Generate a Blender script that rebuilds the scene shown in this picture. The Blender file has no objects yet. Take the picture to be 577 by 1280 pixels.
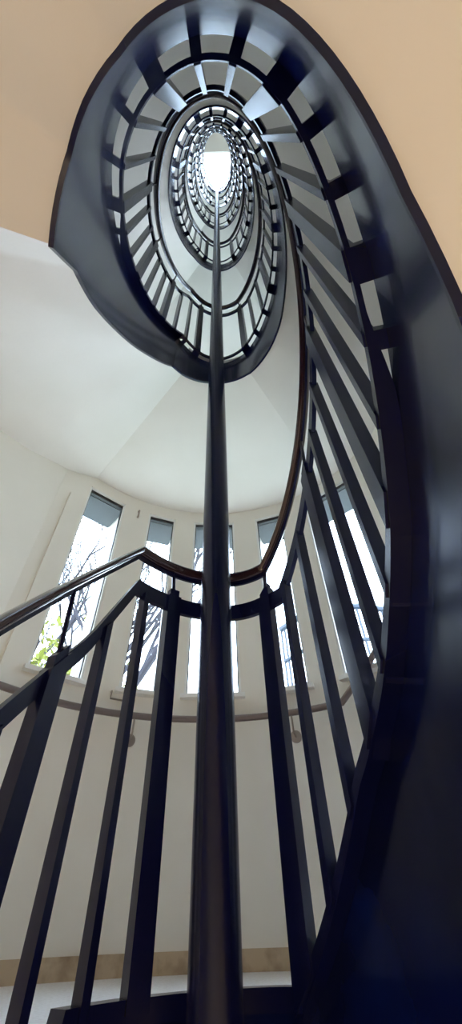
import bpy, bmesh, math, random
from math import sin, cos, radians as R, pi, atan2, hypot
from mathutils import Vector, Matrix
random.seed(7)
C = bpy.context.scene.collection
H = 3.02            # storey height
EYE = 0.11          # camera height over the landing floor
HR0 = 0.98          # handrail centre over landing floor
LA, LB = -42.0, 23.0  # landing spans these angles of the eye (0 = window side)

# ---------------------------------------------------------------- helpers
def tagit(o, label=None, cat=None, group=None, kind=None):
    if label: o['label'] = label
    if cat: o['category'] = cat
    if group: o['group'] = group
    if kind: o['kind'] = kind
    return o
def empty(name, loc=(0, 0, 0)):
    o = bpy.data.objects.new(name, None); C.objects.link(o); o.location = loc
    o.empty_display_size = .1
    return o
def obj(name, verts, faces, mat, parent=None, smooth=False, mats=None, fm=None):
    me = bpy.data.meshes.new(name)
    off = Vector(parent.location) if parent is not None and parent.type == 'EMPTY' else Vector((0, 0, 0))
    me.from_pydata([tuple(Vector(v) - off) for v in verts], [], faces)
    bm = bmesh.new(); bm.from_mesh(me)
    bmesh.ops.recalc_face_normals(bm, faces=bm.faces)
    bm.to_mesh(me); bm.free()
    for m in (mats or [mat]): me.materials.append(m)
    if fm:
        for p, i in zip(me.polygons, fm): p.material_index = i
    if smooth:
        for p in me.polygons: p.use_smooth = True
        me.set_sharp_from_angle(angle=R(38))
    o = bpy.data.objects.new(name, me); C.objects.link(o)
    if parent is not None: o.parent = parent
    return o
class MB:
    def __init__(s): s.v = []; s.f = []; s.m = []
    def add(s, v, f, mi=0):
        b = len(s.v); s.v += [tuple(x) for x in v]; s.f += [tuple(b + i for i in q) for q in f]; s.m += [mi] * len(f)
    def box(s, x0, x1, y0, y1, z0, z1, mi=0):
        s.add([(x, y, z) for x in (x0, x1) for y in (y0, y1) for z in (z0, z1)],
              [(0, 1, 3, 2), (4, 6, 7, 5), (0, 4, 5, 1), (2, 3, 7, 6), (0, 2, 6, 4), (1, 5, 7, 3)], mi)
    def obox(s, c, t, n, w, d, z0, z1, mi=0, zs=0.0):
        # box centred at plan point c, along unit t (width w) and n (depth d); zs = slope of ends along t
        v = []
        for a in (-w / 2, w / 2):
            for b in (-d / 2, d / 2):
                for z in (z0, z1):
                    v.append((c[0] + t[0] * a + n[0] * b, c[1] + t[1] * a + n[1] * b, z + zs * a))
        s.add(v, [(0, 1, 3, 2), (4, 6, 7, 5), (0, 4, 5, 1), (2, 3, 7, 6), (0, 2, 6, 4), (1, 5, 7, 3)], mi)
    def loft(s, rings, closed=False, caps=True, mi=0):
        n = len(rings[0]); b = len(s.v)
        for r in rings: s.v += [tuple(x) for x in r]
        m = len(rings)
        for i in range(m if closed else m - 1):
            j = (i + 1) % m
            for k in range(n):
                l = (k + 1) % n
                s.f.append((b + i * n + k, b + i * n + l, b + j * n + l, b + j * n + k)); s.m.append(mi)
        if caps and not closed:
            s.f.append(tuple(b + k for k in range(n))); s.m.append(mi)
            s.f.append(tuple(b + (m - 1) * n + k for k in range(n))); s.m.append(mi)
    def tube(s, pts, r, seg=8, mi=0):
        pts = [Vector(p) for p in pts]; rings = []
        rr = r if isinstance(r, (list, tuple)) else [r] * len(pts)
        u = None
        for i, p in enumerate(pts):
            a = pts[max(i - 1, 0)]; b = pts[min(i + 1, len(pts) - 1)]
            d = (b - a).normalized()
            if u is None:
                u = d.orthogonal().normalized()
            u = (u - d * u.dot(d)).normalized(); w = d.cross(u)
            rings.append([p + (u * cos(2 * pi * k / seg) + w * sin(2 * pi * k / seg)) * rr[i] for k in range(seg)])
        s.loft(rings, mi=mi)
    def build(s, name, mat, parent=None, smooth=False, mats=None):
        return obj(name, s.v, s.f, mat, parent, smooth, mats, s.m if mats else None)

# ---------------------------------------------------------------- materials
def mat(name, col, rough=.5, metal=0, spec=.5, coat=0, bump=None, vary=None):
    m = bpy.data.materials.new(name); m.use_nodes = True
    nt = m.node_tree; b = nt.nodes['Principled BSDF']
    b.inputs['Base Color'].default_value = (*col, 1); b.inputs['Roughness'].default_value = rough
    b.inputs['Metallic'].default_value = metal; b.inputs['Specular IOR Level'].default_value = spec
    b.inputs['Coat Weight'].default_value = coat; b.inputs['Coat Roughness'].default_value = .08
    tc = nt.nodes.new('ShaderNodeTexCoord')
    if vary:
        sc, c2, lo, hi = vary
        n = nt.nodes.new('ShaderNodeTexNoise'); n.inputs['Scale'].default_value = sc; n.inputs['Detail'].default_value = 5
        r = nt.nodes.new('ShaderNodeValToRGB'); r.color_ramp.elements[0].position = lo; r.color_ramp.elements[1].position = hi
        r.color_ramp.elements[0].color = (*col, 1); r.color_ramp.elements[1].color = (*c2, 1)
        nt.links.new(tc.outputs['Object'], n.inputs['Vector']); nt.links.new(n.outputs['Fac'], r.inputs['Fac'])
        nt.links.new(r.outputs['Color'], b.inputs['Base Color'])
    if bump:
        sc, st = bump
        n = nt.nodes.new('ShaderNodeTexNoise'); n.inputs['Scale'].default_value = sc
        bp = nt.nodes.new('ShaderNodeBump'); bp.inputs['Strength'].default_value = st; bp.inputs['Distance'].default_value = .002
        nt.links.new(tc.outputs['Object'], n.inputs['Vector']); nt.links.new(n.outputs['Fac'], bp.inputs['Height'])
        nt.links.new(bp.outputs['Normal'], b.inputs['Normal'])
    return m
M = {}
M['steel'] = mat('navy gloss paint', (.0014, .003, .034), .27, 0, .42, 0, (9, .2))
M['stringer'] = mat('black gloss plate', (.002, .004, .03), .18, 0, .34, .18, (6, .35), (5, (.003, .010, .085), .4, .7))
M['rail'] = mat('dark mahogany handrail', (.03, .012, .014), .18, 0, .6, .7)
M['plaster'] = mat('warm white plaster', (.80, .775, .745), .85, 0, .2, 0, (60, .15), (2.5, (.77, .745, .71), .35, .7))
M['wall'] = mat('wall paint', (.82, .785, .72), .8, 0, .25, 0, (80, .15), (2.0, (.79, .755, .69), .35, .7))
M['floor'] = mat('pale terrazzo', (.78, .78, .80), .3, 0, .5, 0, None, (90, (.66, .65, .66), .45, .6))
M['stone'] = mat('brown marble baseboard', (.52, .40, .27), .4, 0, .5, 0, None, (14, (.30, .21, .13), .45, .72))
M['white'] = mat('white window paint', (.8, .8, .78), .4)
M['gasket'] = mat('dark gasket', (.015, .015, .02), .5)
M['pipe'] = mat('brushed wall rail', (.20, .16, .15), .3, .6)
M['chrome'] = mat('fitting metal', (.35, .3, .26), .35, .8)
M['bark'] = mat('grey bark', (.03, .028, .036), .9, 0, .2, 0, (30, .6))
M['leaf'] = mat('grey green leaves', (.035, .052, .035), .7, 0, .2)
M['leafy'] = mat('yellow green leaves', (.12, .13, .015), .7, 0, .2)
M['bluesteel'] = mat('blue grey steel', (.015, .03, .06), .5, 0)
M['ground'] = mat('ground', (.35, .36, .33), .95, 0, .1, 0, None, (.6, (.25, .28, .2), .4, .6))
M['dim'] = mat('dull beige roof plaster', (.34, .32, .28), .9)
M['shade'] = mat('blue grey lintel board', (.055, .065, .08), .7)  # shade of the outer head reveals, put into a dark colour
M['brick'] = mat('roof fascia', (.5, .5, .52), .8)
def glass():
    m = bpy.data.materials.new('window glass'); m.use_nodes = True; nt = m.node_tree
    for n in list(nt.nodes): nt.nodes.remove(n)
    o = nt.nodes.new('ShaderNodeOutputMaterial'); mx = nt.nodes.new('ShaderNodeMixShader')
    t = nt.nodes.new('ShaderNodeBsdfTransparent'); t.inputs[0].default_value = (.96, .98, 1, 1)
    g = nt.nodes.new('ShaderNodeBsdfGlossy'); g.inputs['Roughness'].default_value = .02
    mx.inputs[0].default_value = .06
    nt.links.new(t.outputs[0], mx.inputs[1]); nt.links.new(g.outputs[0], mx.inputs[2]); nt.links.new(mx.outputs[0], o.inputs[0])
    return m
M['glass'] = glass()
def emis(name, col, s):
    m = bpy.data.materials.new(name); m.use_nodes = True; b = m.node_tree.nodes['Principled BSDF']
    b.inputs['Base Color'].default_value = (*col, 1)
    b.inputs['Emission Color'].default_value = (*col, 1); b.inputs['Emission Strength'].default_value = s
    return m

# ---------------------------------------------------------------- plan of the eye
CX, CY, AB = -.02, .5, .65
AL, AR, AR0 = .42, .42, .32
def plan(T, n=0.0):
    f = R(T % 360); a = AL
    if sin(f) >= 0: a = AR0 if 0 <= T < 180 else AR
    x = CX + a * sin(f); y = CY + AB * cos(f)
    t = Vector((a * cos(f), -AB * sin(f))).normalized(); nn = Vector((-t.y, t.x))
    if nn.dot(Vector((x - CX, y - CY))) < 0: nn = -nn
    return Vector((x, y)) + nn * n, t, nn
_tab = {}
def frac(T):            # share of the flight's walking length covered at angle T
    k = math.floor((T - LA) / 360); key = 0 if k == 0 else 1
    base = k * 360
    if key not in _tab:
        b0 = 0 if key == 0 else 360; s = [0]; N = 590
        for i in range(N):
            p, _, _ = plan(b0 + LB + 295 * i / N); q, _, _ = plan(b0 + LB + 295 * (i + 1) / N)
            s.append(s[-1] + (p - q).length)
        _tab[key] = [x / s[-1] for x in s]
    u = (T - base - LB) / 295 * 590
    if u <= 0: return k, 0.0
    if u >= 590: return k, 1.0
    i = int(u); t = _tab[key]
    return k, t[i] + (t[i + 1] - t[i]) * (u - i)
def zh(T):
    k, f = frac(T)
    if k < 0: return HR0 + H * (k + 1) - H * 1.2 * (1 - f)
    return HR0 + H * (k + f)
def slope(T):
    a, b = plan(T - .5)[0], plan(T + .5)[0]
    return (zh(T + .5) - zh(T - .5)) / (b - a).length
def lin(tab, x):
    if x <= tab[0][0]: return tab[0][1]
    for (a, u), (b, v) in zip(tab, tab[1:]):
        if x <= b: return u + (v - u) * (x - a) / (b - a)
    return tab[-1][1]
GL = [(-42, 1.5), (-25, 1.43), (0, 1.40), (23, 1.40), (60, 1.47), (121, 1.47), (132, 1.41), (160, 1.40), (181, 1.375), (201, 1.43), (213, 1.535),
      (223, 1.61), (232, 1.727), (241, 1.85), (250, 1.734), (263, 1.709), (278, 1.647), (301, 1.569), (318, 1.53)]
GU = [(-42, 1.53), (-33, 1.51), (-11, 1.42), (5, 1.396), (22, 1.39), (47, 1.55), (58, 1.60), (67, 1.58), (84, 1.54), (120, 1.5), (180, 1.42), (232, 1.6), (262, 1.7), (280, 1.65), (301, 1.57), (318, 1.53)]
GB = [(-42, .95), (53, .94), (71, 1.01), (90, 1.06), (130, 1.06), (150, 1.10), (175, 1.04), (207, 1.12), (221, 1.13), (234, 1.09), (249, 1.066), (271, 1.045), (318, 1.06)]
GBU = [(-42, 1.06), (-20, 1.11), (0, 1.10), (23, 1.04), (60, 1.05), (175, 1.04), (221, 1.1), (271, 1.05), (318, 1.06)]
def loc(T): return (T - LA) % 360 + LA
def zlow(T):
    k = math.floor((T - LA) / 360)
    return zh(T) - lin(GL if k == 0 else GU, loc(T))
def ztop(T): return zh(T) - gbot(T) + lin([(-42, -.012), (20, -.012), (28, .0), (60, .002), (100, .002), (114, -.012), (700, -.012)], T)
def up_off(T): return lin([(-42, .15), (23, .15), (33, .235), (305, .235), (318, .15)], loc(T))
def gbot(T): return lin(GB if T < 318 else GBU, loc(T))
def nh(T):      # how far the handrail sits inside the rail plane
    return lin([(-400, 0), (150, 0), (200, -.012), (250, -.03), (400, -.03), (560, -.015), (9999, -.022)], T)
def Ts(a, b, st=3.0):
    n = max(1, int(math.ceil((b - a) / st)));
    s = {round(a + (b - a) * i / n, 4) for i in range(n + 1)}
    for k in range(-1, 7):
        for c in (LA, LB):
            if a < 360 * k + c < b: s.add(360 * k + c)
        for c in (213, 223, 232, 241, 250):
            if a < 360 * k + c < b: s.add(360 * k + c)
    return sorted(s)

# ---------------------------------------------------------------- plan of the room
WX, WY, WR = -.08, 1.08, 1.30
def apse(az):           # point on the curved wall, az = bearing from the room's apse centre
    return Vector((WX + WR * sin(R(az)), WY + WR * cos(R(az))))
def cam_to_apse(az):    # bearing from the origin -> bearing on the apse
    d = Vector((sin(R(az)), cos(R(az)))); c = Vector((WX, WY))
    b = d.dot(c); t = b + math.sqrt(b * b - c.length_squared + WR * WR)
    p = d * t - c
    return math.degrees(atan2(p.x, p.y))
A0 = cam_to_apse(-34.2); A1 = cam_to_apse(33)
FRONT = [Vector((1.28, .9)), Vector((1.30, -.3))] + [Vector((-.07 + 1.37 * cos(R(a)), -.3 - 1.15 * sin(R(a)))) for a in range(15, 166, 10)] + [Vector((-1.44, -.3)), Vector((-1.46, .9))]
OUT = [apse(A0 + (A1 - A0) * i / 24) for i in range(25)] + FRONT
def outer(T):
    p, t, n = plan(T)
    best = None
    for a, b in zip(OUT, OUT[1:] + OUT[:1]):
        e = b - a; den = n.x * e.y - n.y * e.x
        if abs(den) < 1e-9: continue
        w = a - p
        s = (w.x * e.y - w.y * e.x) / den; u = (w.x * n.y - w.y * n.x) / den
        if s > 0 and -1e-6 <= u <= 1 + 1e-6 and (best is None or s < best): best = s
    return p + n * (best + .02)

ORD = ['lower', 'first', 'second', 'third', 'fourth', 'fifth']
# ---------------------------------------------------------------- stair flights and railings
POST = [-26, 24, 62, 91, 120, 152.5, 198, 239.5, 269, 297.5]
def bars(T0, T1):
    out = []
    for k in range(-1, 6):
        P = [p + 360 * k for p in POST] + [334 + 360 * k]
        for a, b in zip(P, P[1:]):
            out.append((a, 'P'))
            if a % 360 != 334:
                out += [(a + (b - a) / 3, 't'), (a + 2 * (b - a) / 3, 't')]
    return [(t, k) for t, k in out if T0 - 1e-6 <= t < T1 - 1e-6]
def sweep(mb, tt, sec, zf, nf=None):      # sec: list of (n, dz)
    rings = []
    for T in tt:
        r = []; n0 = nf(T) if nf else 0
        for n, dz in sec:
            p, _, _ = plan(T, n + n0); r.append((p.x, p.y, zf(T) + dz))
        rings.append(r)
    mb.loft(rings)
def round_sec(r, seg=10): return [(r * cos(2 * pi * i / seg), r * sin(2 * pi * i / seg)) for i in range(seg)]

def make_railing(T0, T1, z0):
    root = empty('stair_railing', (CX, CY, z0))
    tt = Ts(T0, T1)
    m = MB(); sweep(m, tt, round_sec(.020, 12), zh, nh); hr = m.build('handrail', M['rail'], root, True)
    m = MB(); sweep(m, tt, [(-.004, -.034), (.004, -.034), (.004, -.016), (-.004, -.016)], zh, nh); sub(m.build('handrail_fin', M['steel'], None, True), hr, root)
    m = MB(); sweep(m, tt, [(-.018, -.026), (-.004, -.026), (-.004, .026), (-.018, .026)], lambda T: zh(T) - up_off(T)); m.build('upper_rail', M['steel'], root, True)
    m = MB(); rings = []
    for T in tt:      # the bottom rail widens to meet the stringer beside the landings
        no = lin([(-42, .0158), (104, .0158), (113, -.011), (243, -.011), (256, .0158), (318, .0158)], loc(T)) if T < 319 else -.011; zz = zh(T) - gbot(T)
        rings.append([(*plan(T, n)[0], zz + dz) for n, dz in ((-.022, -.026), (no, -.026), (no, .004), (-.022, .004))])
    m.loft(rings); m.build('bottom_rail', M['steel'], root, True)
    for T, kind in bars(T0, T1):
        c, t, n = plan(T, -.012); s = slope(T)
        if t.dot(plan(T + 1)[0] - plan(T - 1)[0]) < 0: t = -t
        zb = zh(T) - gbot(T) - .014; zu = zh(T) - up_off(T) - .01
        m = MB(); lug, _, _ = plan(T, .004)
        if kind == 'P':
            w, d = .044, .030
            m.obox(c, t, n, w, d, zb, zu + .035, 0, s)
            m.obox(lug, t, n, w * 1.15, .044, zb - .012, zb + .01, 0, s)
            o = m.build('newel_post', M['steel'], root)
            q = MB(); q.obox(c, t, n, w * .72, d * .72, zu + .034, zu + .06, 0, s); sub(q.build('post_cap', M['steel']), o, root)
            q = MB(); h, _, _ = plan(T, nh(T)); q.tube([(c.x, c.y, zu + .05), (h.x, h.y, zh(T) - .02)], .006, 8)
            sub(q.build('handrail_pin', M['steel'], None, True), o, root)
        else:
            m.obox(c, t, n, .017, .028, zb, zu, 0, s)
            m.obox(lug, t, n, .026, .044, zb - .01, zb + .008, 0, s)
            m.build('baluster', M['steel'], root)
    return root
def sub(o, parent, root):      # sub-part: same local frame as its part
    for v in o.data.vertices: v.co -= Vector(root.location)
    o.parent = parent
    return o

CREASE = [c + 360 * k for k in range(-1, 6) for c in (85, 152, 228, 241)]
def zsof(T):     # soffit height at the stringer: blends into the flat landing soffit
    l = loc(T) if loc(T) > -30.5 else loc(T) + 360
    k = math.floor((T + 30) / 360); flat = HR0 + H * (k + 1) - 1.385
    if l > 301 and k >= 0:
        a = zlow(360 * k + 301) + .015
        return a + (flat - a) * min(1, (l - 301) / 28)
    if 23 <= l < 45 and k >= 1:
        return lin([(23, HR0 + H * k - 1.385), (45, zlow(360 * k + 45) + .015)], l)
    return zlow(T) + .015
def outz(T, a, b): return lin([(250, 0), (290, -.05), (310, -.09), (329, 0)], loc(T) if loc(T) > -30.5 else 360 + loc(T))
def make_flight(F0, F1, S0, S1, z0, nstep=18):
    root = empty('stair_flight', (CX, CY, z0))
    # soffit: ruled surface between stringer and wall, with thickness
    FE = F1 if F1 < 0 else F1 + 11
    m = MB(); cr = [F0] + [c for c in CREASE if F0 < c < FE] + [FE]
    for c0, c1 in zip(cr, cr[1:]):
        rings = []
        for T in Ts(c0, c1, 2):
            a, _, _ = plan(T, .022); b = outer(T); z = zsof(T)
            row = [(a + (b - a) * i / 6) for i in range(7)]
            zz = [z + outz(T, c0, c1) * i / 6 for i in range(7)]
            rings.append([(p.x, p.y, q) for p, q in zip(row, zz)] + [(p.x, p.y, q + .10) for p, q in zip(row[::-1], zz[::-1])])
        m.loft(rings)
    m.build('soffit', M['plaster'], root, True)
    m = MB()
    sweep2 = []
    for T in Ts(S0, S1, 3):
        a, _, _ = plan(T, .016); b, _, _ = plan(T, .024)
        zt = ztop(T); zl = zlow(T)
        sweep2.append([(a.x, a.y, zl), (b.x, b.y, zl), (b.x, b.y, zt), (a.x, a.y, zt)])
    m.loft(sweep2); m.build('stringer', M['stringer'], root, True)
    m = MB(); sweep(m, Ts(S0, S1, 3), [(.014, -.008), (.026, -.008), (.026, .006), (.014, .006)], zlow)
    m.build('stringer_edge', M['steel'], root, True)
    step = (F1 - F0) / nstep
    for i in range(nstep):
        a, b = F0 + i * step, F0 + (i + 1) * step
        zt = max(ztop(a), zlow(b) + .15) - .02 + .05
        v = []
        for T in (a, (a + b) / 2, b + .6):
            p, _, _ = plan(T, .042); q = outer(T)
            v += [(p.x, p.y), (q.x, q.y)]
        zb = [max(zlow(T) + .116, zt - .30) for T in (a, (a + b) / 2, b)]
        zb = [min(x, zt - .03) for x in zb]
        mm = MB(); mm.loft([[(*v[2 * j], zb[j]), (*v[2 * j + 1], zb[j]), (*v[2 * j + 1], zt), (*v[2 * j], zt)] for j in range(3)])
        mm.build('step', M['floor'], root)
    return root

def copy_tree(o, parent=None):
    c = o.copy(); C.objects.link(c)
    if parent is not None: c.parent = parent
    for ch in list(o.children): copy_tree(ch, c)
    return c

f = make_flight(-360 + 205, LA, -360 + 205, LA, -1.9, 8)
tagit(f, 'lowest stair flight dropping away at the left below the landing', 'staircase', 'stair flights around the eye')
r = make_railing(-360 + 206, LA, -1.9)
tagit(r, 'dark navy steel railing of the short flight at lower left, falling towards the viewer', 'railing', 'railings around the stair eye')
f = make_flight(LB, 318, LA, 318, 0)
tagit(f, 'nearest stair flight, its big black curved stringer sweeping over the right and top', 'staircase', 'stair flights around the eye')
r = make_railing(LA, 318, 0)
tagit(r, 'nearest dark navy railing loop, from the landing by the windows up the right side', 'railing', 'railings around the stair eye')
f1 = make_flight(360 + LB, 360 + 318, 360 + LA, 360 + 318, H)
r1 = make_railing(360 + LA, 360 + 318, H)
tagit(f1, 'second black stringer loop counted from the bottom, with its plaster soffit', 'staircase', 'stair flights around the eye')
tagit(r1, 'second railing loop counted from the bottom, inside the nearest big loop', 'railing', 'railings around the stair eye')
FL = ['third stair loop counted from the bottom, a smaller black oval ring', 'fourth stair loop from the bottom, a narrow dark oval ring near the skylight',
      'topmost stair loop, the thin ring right under the bright skylight']
RL = ['third railing loop counted from the bottom, smaller and inside the second', 'fourth railing loop from the bottom, fine dark bars near the skylight',
      'topmost railing flight just below the bright skylight']
for i in range(3):
    c = copy_tree(f1); c.location.z += H * (i + 1); c['label'] = FL[i]
    c = copy_tree(r1); c.location.z += H * (i + 1); c['label'] = RL[i]
# guard around the opening on the top floor
def guard():
    root = empty('top_guard_railing', (CX, CY, 5 * H))
    z = HR0 + 5 * H; Z = lambda T: z
    tt = Ts(1800 + LA, 1800 + 200)
    m = MB(); sweep(m, tt, round_sec(.021, 8), Z); m.build('handrail', M['rail'], root, True)
    m = MB(); sweep(m, tt, [(-.009, -.026), (.009, -.026), (.009, .026), (-.009, .026)], lambda T: z - .15); m.build('upper_rail', M['steel'], root, True)
    m = MB(); sweep(m, tt, [(-.017, -.02), (.017, -.02), (.017, 0), (-.017, 0)], lambda T: z - 1.0); m.build('bottom_rail', M['steel'], root, True)
    m = MB(); sweep(m, tt, [(.016, -.3), (.04, -.3), (.04, 0), (.016, 0)], lambda T: z - 1.04); m.build('stringer', M['stringer'], root, True)
    for T in (-21, 4, 29, 45, 62, 90, 117, 147, 175):
        c, t, n = plan(1800 + T); mm = MB(); mm.obox(c, t, n, .04, .04, z - 1.1, z - .12); mm.build('newel_post', M['steel'], root)
    tagit(root, 'dark guard railing around the opening on the top floor under the skylight', 'railing')
guard()

# ---------------------------------------------------------------- landings (floors)
for k in range(0, 6):
    m = MB(); rings = []; b0 = 360 * k
    e1 = LB if k < 5 else 195
    top = 0.0 if k == 0 else H * k - .06
    bot = HR0 + H * k - 1.41 + .015 if k else -.40
    for T in Ts(b0 - 31 if k else b0 + LA, b0 + e1, 3):
        a, _, _ = plan(T, .0235); b = outer(T)
        if k: bot = HR0 + H * k - 1.385
        rings.append([(a.x, a.y, bot), (b.x, b.y, bot), (b.x, b.y, top), (a.x, a.y, top)])
    m.loft(rings)
    # faces: loft order bottom, outer, top, inner
    m.m = [(0, 0, 1, 0)[i % 4] if i < 4 * (len(rings) - 1) else 0 for i in range(len(m.f))]
    o = m.build('floor' if k == 0 else 'floor_landing', M['floor'], None, False, [M['plaster'], M['floor']])
    tagit(o, kind='structure')
m = MB(); m.add([(p.x, p.y, -1.9) for p in OUT] + [(p.x, p.y, -2.0) for p in OUT],
                [tuple(range(len(OUT))), tuple(range(len(OUT), 2 * len(OUT)))] + [(i, (i + 1) % len(OUT), len(OUT) + (i + 1) % len(OUT), len(OUT) + i) for i in range(len(OUT))])
tagit(m.build('floor_base', M['floor']), kind='structure')

# ---------------------------------------------------------------- walls
ZB, ZTOP, TH = -2.0, 5 * H + 2.95, .32
WIN = [(-29.0, -21.6), (-16.7, -11.3), (-7.6, .5), (4.8, 10.4), (15.2, 24.5)]
WINA = [(cam_to_apse(a), cam_to_apse(b)) for a, b in WIN]
SILL, HEAD = .95 + EYE, 2.39 + EYE
def ring_pt(az, r, z): return (WX + r * sin(R(az)), WY + r * cos(R(az)), z)
def make_apse():
    cuts = [A0 - 2, A1 + 2]
    for a, b in WINA: cuts += [a, b]
    cuts = sorted(cuts); azs = []
    for a, b in zip(cuts, cuts[1:]):
        n = max(1, int((b - a) / 4))
        azs += [(a + (b - a) * i / n) for i in range(n)]
    azs.append(cuts[-1])
    zs = [ZB]
    for k in range(6): zs += [SILL + H * k, HEAD + H * k]
    zs = [z for z in zs if z < ZTOP] + [ZTOP]
    def hole(i, j):
        if i < 0 or i >= len(azs) - 1 or j < 0 or j >= len(zs) - 1: return None
        mid = (azs[i] + azs[i + 1]) / 2
        return j % 2 == 1 and any(a < mid < b for a, b in WINA)
    m = MB(); idx = {}
    def V(i, j, o):
        key = (i, j, o)
        if key not in idx:
            idx[key] = len(m.v); m.v.append(ring_pt(azs[i], WR + (TH if o else 0), zs[j]))
        return idx[key]
    def F(*q): m.f.append(q); m.m.append(0)
    for i in range(len(azs) - 1):
        for j in range(len(zs) - 1):
            if hole(i, j):
                if not hole(i - 1, j): F(V(i, j, 0), V(i, j, 1), V(i, j + 1, 1), V(i, j + 1, 0))
                if not hole(i + 1, j): F(V(i + 1, j, 0), V(i + 1, j + 1, 0), V(i + 1, j + 1, 1), V(i + 1, j, 1))
                F(V(i, j, 0), V(i + 1, j, 0), V(i + 1, j, 1), V(i, j, 1))
                F(V(i, j + 1, 0), V(i, j + 1, 1), V(i + 1, j + 1, 1), V(i + 1, j + 1, 0))
            else:
                for o in (0, 1): F(V(i, j, o), V(i + 1, j, o), V(i + 1, j + 1, o), V(i, j + 1, o))
    for i in range(len(azs) - 1):
        F(V(i, 0, 0), V(i + 1, 0, 0), V(i + 1, 0, 1), V(i, 0, 1)); F(V(i, len(zs) - 1, 0), V(i + 1, len(zs) - 1, 0), V(i + 1, len(zs) - 1, 1), V(i, len(zs) - 1, 1))
    for i in (0, len(azs) - 1):
        for j in range(len(zs) - 1): F(V(i, j, 0), V(i, j + 1, 0), V(i, j + 1, 1), V(i, j, 1))
    o = m.build('wall_back', M['wall'], None, True)
    tagit(o, kind='structure')
make_apse()
def wall_poly(name, pts):
    m = MB(); rings = []
    for i, p in enumerate(pts):
        a = pts[max(i - 1, 0)]; b = pts[min(i + 1, len(pts) - 1)]
        d = (b - a).normalized(); n = Vector((-d.y, d.x))
        if n.dot(p - Vector((0, .5))) < 0: n = -n
        q = p + n * .2
        rings.append([(p.x, p.y, ZB), (q.x, q.y, ZB), (q.x, q.y, ZTOP), (p.x, p.y, ZTOP)])
    m.loft(rings); tagit(m.build(name, M['wall'], None, True), kind='structure')
wall_poly('wall_right', [apse(A1), FRONT[0], FRONT[1]])
wall_poly('wall_front', FRONT[1:-1])
wall_poly('wall_left', [FRONT[-2], FRONT[-1], apse(A0)])
# pilaster strip at the left end of the curved wall
m = MB(); p = apse(cam_to_apse(-32.6)); q = apse(cam_to_apse(-31.4)); d = (q - p).normalized(); n = Vector((-d.y, d.x)); n = n if n.dot(Vector((WX, WY)) - p) > 0 else -n
m.obox((p + q) / 2 + n * .004, d, n, (q - p).length * .5, .02, 0, 2.3); tagit(m.build('trim_1', M['wall']), kind='structure')

# ---------------------------------------------------------------- windows
def window(a, b, k, name):
    root = empty(name, (0, 0, SILL + H * k)); z0, z1 = SILL + H * k, HEAD + H * k
    P, Q = Vector(ring_pt(a, WR + .03, 0)[:2]), Vector(ring_pt(b, WR + .03, 0)[:2])
    d = (Q - P).normalized(); n = Vector((-d.y, d.x)); mid = (P + Q) / 2; w = (Q - P).length
    def fr(mb, fw, dp, off, i0, i1):
        c = mid + n * off
        for s in (-1, 1): mb.obox(c + d * s * (w / 2 - i0 - fw / 2), d, n, fw, dp, z0 + i1, z1 - i1)
        mb.obox(c, d, n, w - 2 * i0, dp, z0 + i1, z0 + i1 + fw); mb.obox(c, d, n, w - 2 * i0, dp, z1 - i1 - fw, z1 - i1)
    m = MB(); fr(m, .016, .05, 0, 0, 0); m.build('window_frame', M['white'], root)
    m = MB(); fr(m, .006, .02, 0, .016, .016); m.obox(mid, d, n, w - .034, .024, z1 - .045, z1 - .016); m.build('gasket', M['gasket'], root)
    m = MB(); m.obox(mid, d, n, w - .04, .006, z0 + .02, z1 - .02); m.build('pane', M['glass'], root)
    m = MB(); m.obox(mid - (Vector((WX, WY)) - mid).normalized() * .155, d, n, w + .02, .24, z1 - .03, z1 - .008); m.build('shade_board', M['shade'], root)  # added dark panel outside the glass, carries the shade of the head reveal
    nin = (Vector((WX, WY)) - mid).normalized()
    m = MB(); m.obox(mid + nin * .045, d, n, w + .03, .05, z0 - .022, z0 + .002); m.build('window_sill', M['white'], root)
    tagit(root, kind='structure')
    return root
nw = 0; first = []
for a, b in WINA:
    nw += 1; first.append(window(a, b, 0, 'window_%d' % nw))
for k in range(1, 6):
    for w in first:
        nw += 1; c = copy_tree(w); c.name = 'window_%d' % nw; c.location.z += H * k
# small window latch and catch
def fitting(az, z, name, lab, cat, pts, r):
    p = apse(cam_to_apse(az)); n = (Vector((WX, WY)) - p).normalized(); d = Vector((n.y, -n.x))
    m = MB()
    for pl in pts: m.tube([(p.x + n.x * q[1] + d.x * q[0], p.y + n.y * q[1] + d.y * q[0], z + q[2]) for q in pl], r)
    tagit(m.build(name, M['chrome'], None, True), lab, cat)
fitting(-18.9, 2.33 + EYE, 'window_catch', 'small dark catch on the wall between the two left windows', 'catch', [[(0, -.01, -.03), (0, .02, -.03), (0, .02, .03), (0, -.01, .03)]], .008)
fitting(-17.6, .90 + EYE, 'window_stay', 'bent metal stay below the second window from the left', 'window stay', [[(0, -.01, .03), (0, .02, .03), (0, .02, -.01), (-.08, .02, -.012)]], .005)

# ---------------------------------------------------------------- baseboards
def base(name, azs):
    m = MB(); rings = []
    for a in azs:
        p = Vector(ring_pt(a, WR + .005, 0)[:2]); q = Vector(ring_pt(a, WR - .015, 0)[:2])
        rings.append([(p.x, p.y, 0), (q.x, q.y, 0), (q.x, q.y, .062), (p.x, p.y, .062)])
    m.loft(rings); tagit(m.build(name, M['stone'], None, True), kind='structure')
base('baseboard_back', [A0 + (A1 - A0) * i / 24 for i in range(25)])

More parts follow.
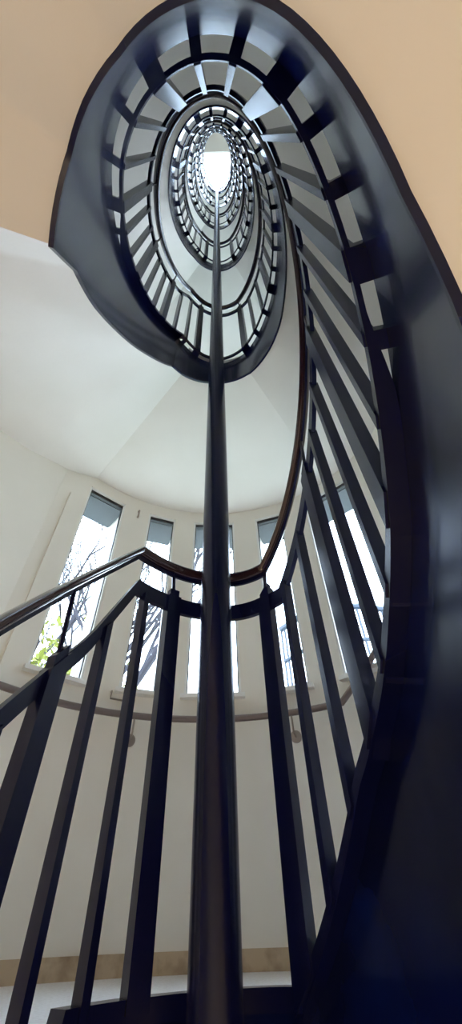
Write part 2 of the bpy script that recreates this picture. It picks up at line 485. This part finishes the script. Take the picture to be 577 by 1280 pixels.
# ---------------------------------------------------------------- ceiling and skylight on top
m = MB(); z = ZTOP
X0, X1, Y0, Y1 = -.95, .95, .32, 1.95
for (x0, x1, y0, y1) in ((-2, 2, -1.8, Y0), (-2, 2, Y1, 3), (-2, X0, Y0, Y1), (X1, 2, Y0, Y1)): m.box(x0, x1, y0, y1, z, z + .25)
tagit(m.build('ceiling', M['dim']), kind='structure')
m = MB(); m.box(X0, X1, Y0, Y0 + .05, z + .1, z + .2); m.box(X0, X1, Y1 - .05, Y1, z + .1, z + .2); m.box(X0, X0 + .05, Y0, Y1, z + .1, z + .2); m.box(X1 - .05, X1, Y0, Y1, z + .1, z + .2)
sk = empty('window_skylight', (0, 1.1, z + .1)); m.build('window_frame', M['white'], sk)
m = MB(); m.box(X0 + .04, X1 - .04, Y0 + .04, Y1 - .04, z + .14, z + .15); m.build('pane', M['glass'], sk); tagit(sk, kind='structure')

# ---------------------------------------------------------------- steel pole in the eye
POLE = Vector((-.0575, 1.055))
root = empty('steel_pole', (POLE.x, POLE.y, -1.9))
m = MB(); m.tube([(POLE.x, POLE.y, -1.9 + i * (1.9 + 5 * H + .9) / 12) for i in range(13)], .048, 28); m.build('shaft', M['steel'], root, True)
m = MB(); m.tube([(POLE.x, POLE.y, -1.9), (POLE.x, POLE.y, -1.885)], .09, 24); m.build('base_plate', M['steel'], root, True)
m = MB(); zt = 5 * H + .9; m.tube([(POLE.x, POLE.y, zt), (POLE.x, POLE.y, zt + .02), (POLE.x, POLE.y, zt + .05)], [.052, .052, .02], 24); m.build('end_cap', M['steel'], root, True)
for k in range(0, 6):
    m = MB(); zc = H * k - .12 + (0 if k else .02)
    m.box(POLE.x - .02, POLE.x + .02, POLE.y + .03, 1.169, zc - .03, zc + .01); m.build('bracket', M['steel'], root)
tagit(root, 'tall dark navy round steel pole rising through the stair eye to the skylight', 'pole')

# ---------------------------------------------------------------- wall handrail with brackets
root = empty('wall_handrail', (WX, WY + WR, .9))
pts = []
for i in range(41):
    az = -50 + 64.5 * i / 40
    if az > 14.5: continue
    ap = cam_to_apse(az); z = .80 + EYE
    r = WR - .07
    if ap < A0 + 3:
        z -= (A0 + 3 - ap) * .012
    pts.append(ring_pt(ap, r, z))
pts = [p for p in pts if p[0] > -1.36]
for i in range(1, 14):
    ap = cam_to_apse(14.5) + i * 3.2
    pts.append(ring_pt(ap, WR - .07, .80 + EYE + i * .055))
m = MB(); m.tube(pts, .017, 10); m.build('rail', M['pipe'], root, True)
for az in (-14.2, 7.4, -33, 22):
    ap = cam_to_apse(az); n = (Vector((WX, WY)) - apse(ap)).normalized(); w = apse(ap)
    dz = 0 if az < 15 else .17
    m = MB(); m.tube([(w.x - n.x * .01, w.y - n.y * .01, .70 + EYE + dz), (w.x + n.x * .012, w.y + n.y * .012, .70 + EYE + dz)], .03, 16)
    m.build('mounting_disc', M['chrome'], root, True)
    m = MB(); m.tube([(w.x + n.x * .01, w.y + n.y * .01, .70 + EYE + dz), (w.x + n.x * .06, w.y + n.y * .06, .71 + EYE + dz), (w.x + n.x * .07, w.y + n.y * .07, .79 + EYE + dz)], .005, 8)
    m.build('bracket_arm', M['chrome'], root, True)
tagit(root, 'thin metal handrail fixed along the curved wall below the windows', 'handrail')

# ---------------------------------------------------------------- outside
m = MB(); m.box(-60, 60, -60, 60, -3.2, -3.1); tagit(m.build('ground', M['ground']), kind='structure')
def tree(base, h, spread, leafmat, nleaf, lab, seed, lean=(0, 0), depth=5, leaf=.06, name='tree'):
    rnd = random.Random(seed); root = empty(name, base); m = MB(); tips = []
    def br(p, d, L, r, lv):
        pts = [p]; q = Vector(p); dd = Vector(d)
        for i in range(4):
            dd = (dd + Vector((rnd.uniform(-.16, .16), rnd.uniform(-.16, .16), rnd.uniform(-.05, .12)))).normalized()
            q = q + dd * L / 4; pts.append(q.copy())
        m.tube(pts, [r * (1 - .1 * i) for i in range(5)], 6 if lv < 3 else 4)
        if lv >= 2: tips.extend(pts[2:])
        if lv < depth:
            for i in range(3 if lv < 3 else 2):
                s = pts[rnd.randint(2, 4)] if i else pts[4]
                nd = (dd + Vector((rnd.uniform(-1, 1), rnd.uniform(-1, 1), rnd.uniform(-.3, .6))) * spread).normalized()
                br(s, nd, L * rnd.uniform(.6, .82), r * .62, lv + 1)
    br(Vector(base), Vector((lean[0], lean[1], 1)).normalized(), h * .36, h * .013, 0)
    m.build('trunk', M['bark'], root, True)
    m = MB()
    for _ in range(nleaf):
        t = rnd.choice(tips); c = Vector(t) + Vector([rnd.gauss(0, leaf * 2.2) for _ in range(3)])
        a = Vector([rnd.uniform(-1, 1) for _ in range(3)]).normalized(); b = a.orthogonal().normalized(); s = leaf * rnd.uniform(.5, 1.1)
        m.add([c - a * s, c + b * s * .45, c + a * s, c - b * s * .45], [(0, 1, 2, 3)])
    m.build('foliage', leafmat, root)
    tagit(root, lab, 'tree', 'trees outside the windows')
tree((-4.5, 7.9, -3.1), 15.0, .62, M['leaf'], 5200, 'bare-branched tree with sparse grey-green leaves behind the leftmost window', 3, (0, 0), 6, .04)
tree((-2.9, 9.2, -3.1), 15.0, .4, M['leaf'], 4200, 'thin sparse tree seen through the second window from the left', 11, (0, 0), 6, .035)
tree((-2.35, 8.2, -3.1), 7.2, .7, M['leafy'], 3600, 'yellow-green leafy tree low in the second window from the left', 21, (0, 0), 5, .09)
# steel balcony of the neighbouring building, right windows
root = empty('outdoor_balcony', (1.6, 6.5, -3.1))
bx = Vector((1.55, 6.6)); m = MB()
rp = [Vector((.75, 5.9)), Vector((1.05, 5.5)), Vector((1.45, 5.3)), Vector((1.95, 5.3)), Vector((2.6, 5.5)), Vector((3.2, 5.9))]
for z, rr in ((3.5, .05), (2.95, .03), (2.45, .04)): m.tube([(p.x, p.y, z) for p in rp], rr)
m.build('balcony_rail', M['bluesteel'], root, True)
for a, b in zip(rp, rp[1:]):
    for i in range(6):
        p = a + (b - a) * i / 6
        m = MB(); m.tube([(p.x, p.y, 2.42), (p.x, p.y, 3.5)], .018, 6); m.build('baluster', M['bluesteel'], root, True)
m = MB(); m.add([(p.x, p.y, 2.3) for p in rp] + [(3.2, 7, 2.3), (.75, 7, 2.3)] + [(p.x, p.y, 2.42) for p in rp] + [(3.2, 7, 2.42), (.75, 7, 2.42)],
                [tuple(range(8)), tuple(range(8, 16))] + [(i, (i + 1) % 8, 8 + (i + 1) % 8, 8 + i) for i in range(8)]); m.build('balcony_slab', M['bluesteel'], root)
for p in ((.9, 6.0), (3.0, 6.1)):
    m = MB(); m.tube([(p[0], p[1], -3.1), (p[0], p[1], 2.3)], .06, 10); m.build('balcony_post', M['bluesteel'], root, True)
tagit(root, 'blue-grey steel balcony with a curved barred railing seen through the right windows', 'balcony')

# ---------------------------------------------------------------- lights
w = bpy.data.worlds.new('World'); bpy.context.scene.world = w; w.use_nodes = True
nt = w.node_tree; bg = nt.nodes['Background']
tc = nt.nodes.new('ShaderNodeTexCoord'); sep = nt.nodes.new('ShaderNodeSeparateXYZ'); cr = nt.nodes.new('ShaderNodeValToRGB')
nt.links.new(tc.outputs['Generated'], sep.inputs[0]); nt.links.new(sep.outputs['Z'], cr.inputs['Fac']); nt.links.new(cr.outputs['Color'], bg.inputs['Color'])
cr.color_ramp.elements[0].position = 0; cr.color_ramp.elements[0].color = (.80, .90, 1, 1)
cr.color_ramp.elements[1].position = 1; cr.color_ramp.elements[1].color = (.62, .80, 1, 1)
bg.inputs['Strength'].default_value = 5.0
def area(name, loc, rot, sx, sy, e, col):
    l = bpy.data.lights.new(name, 'AREA'); l.shape = 'RECTANGLE'; l.size = sx; l.size_y = sy; l.energy = e; l.color = col
    o = bpy.data.objects.new(name, l); C.objects.link(o); o.location = loc; o.rotation_euler = rot; return o
def point(name, loc, e, col, r=.1):
    l = bpy.data.lights.new(name, 'POINT'); l.energy = e; l.color = col; l.shadow_soft_size = r
    o = bpy.data.objects.new(name, l); C.objects.link(o); o.location = loc; return o
point('lower_fill', (.0, -.7, -1.1), 9, (1, .77, .52), .12)  # added unseen warm fill for the front soffits and lower wall

# ---------------------------------------------------------------- camera
f_, Zx, Zy, pcx, pcy = 495.0, 271.0, 173.0, 288.5, 640.0
up = Vector(((Zx - pcx) / f_, (pcy - Zy) / f_, 1)).normalized()
fw = (Vector((0, 0, 1)) - up * up.z).normalized()
rt = fw.cross(up)
if rt.x < 0: rt = -rt
R3 = Matrix((rt, fw, up)) @ Matrix.Diagonal((1, 1, -1))
cam = bpy.data.cameras.new('camera'); co = bpy.data.objects.new('camera', cam); C.objects.link(co)
co.matrix_world = Matrix.Translation((0, 0, EYE)) @ R3.to_4x4()
cam.sensor_fit = 'VERTICAL'; cam.sensor_height = 36; cam.lens = f_ / 1280 * 36; cam.clip_start = .01; cam.clip_end = 300
bpy.context.scene.camera = co
vs = bpy.context.scene.view_settings
vs.view_transform = 'Standard'; vs.look = 'None'; vs.gamma = 1; vs.use_curve_mapping = False; vs.exposure = 1.65
bpy.context.scene.cycles.max_bounces = 14; bpy.context.scene.cycles.diffuse_bounces = 8; bpy.context.scene.cycles.transparent_max_bounces = 16
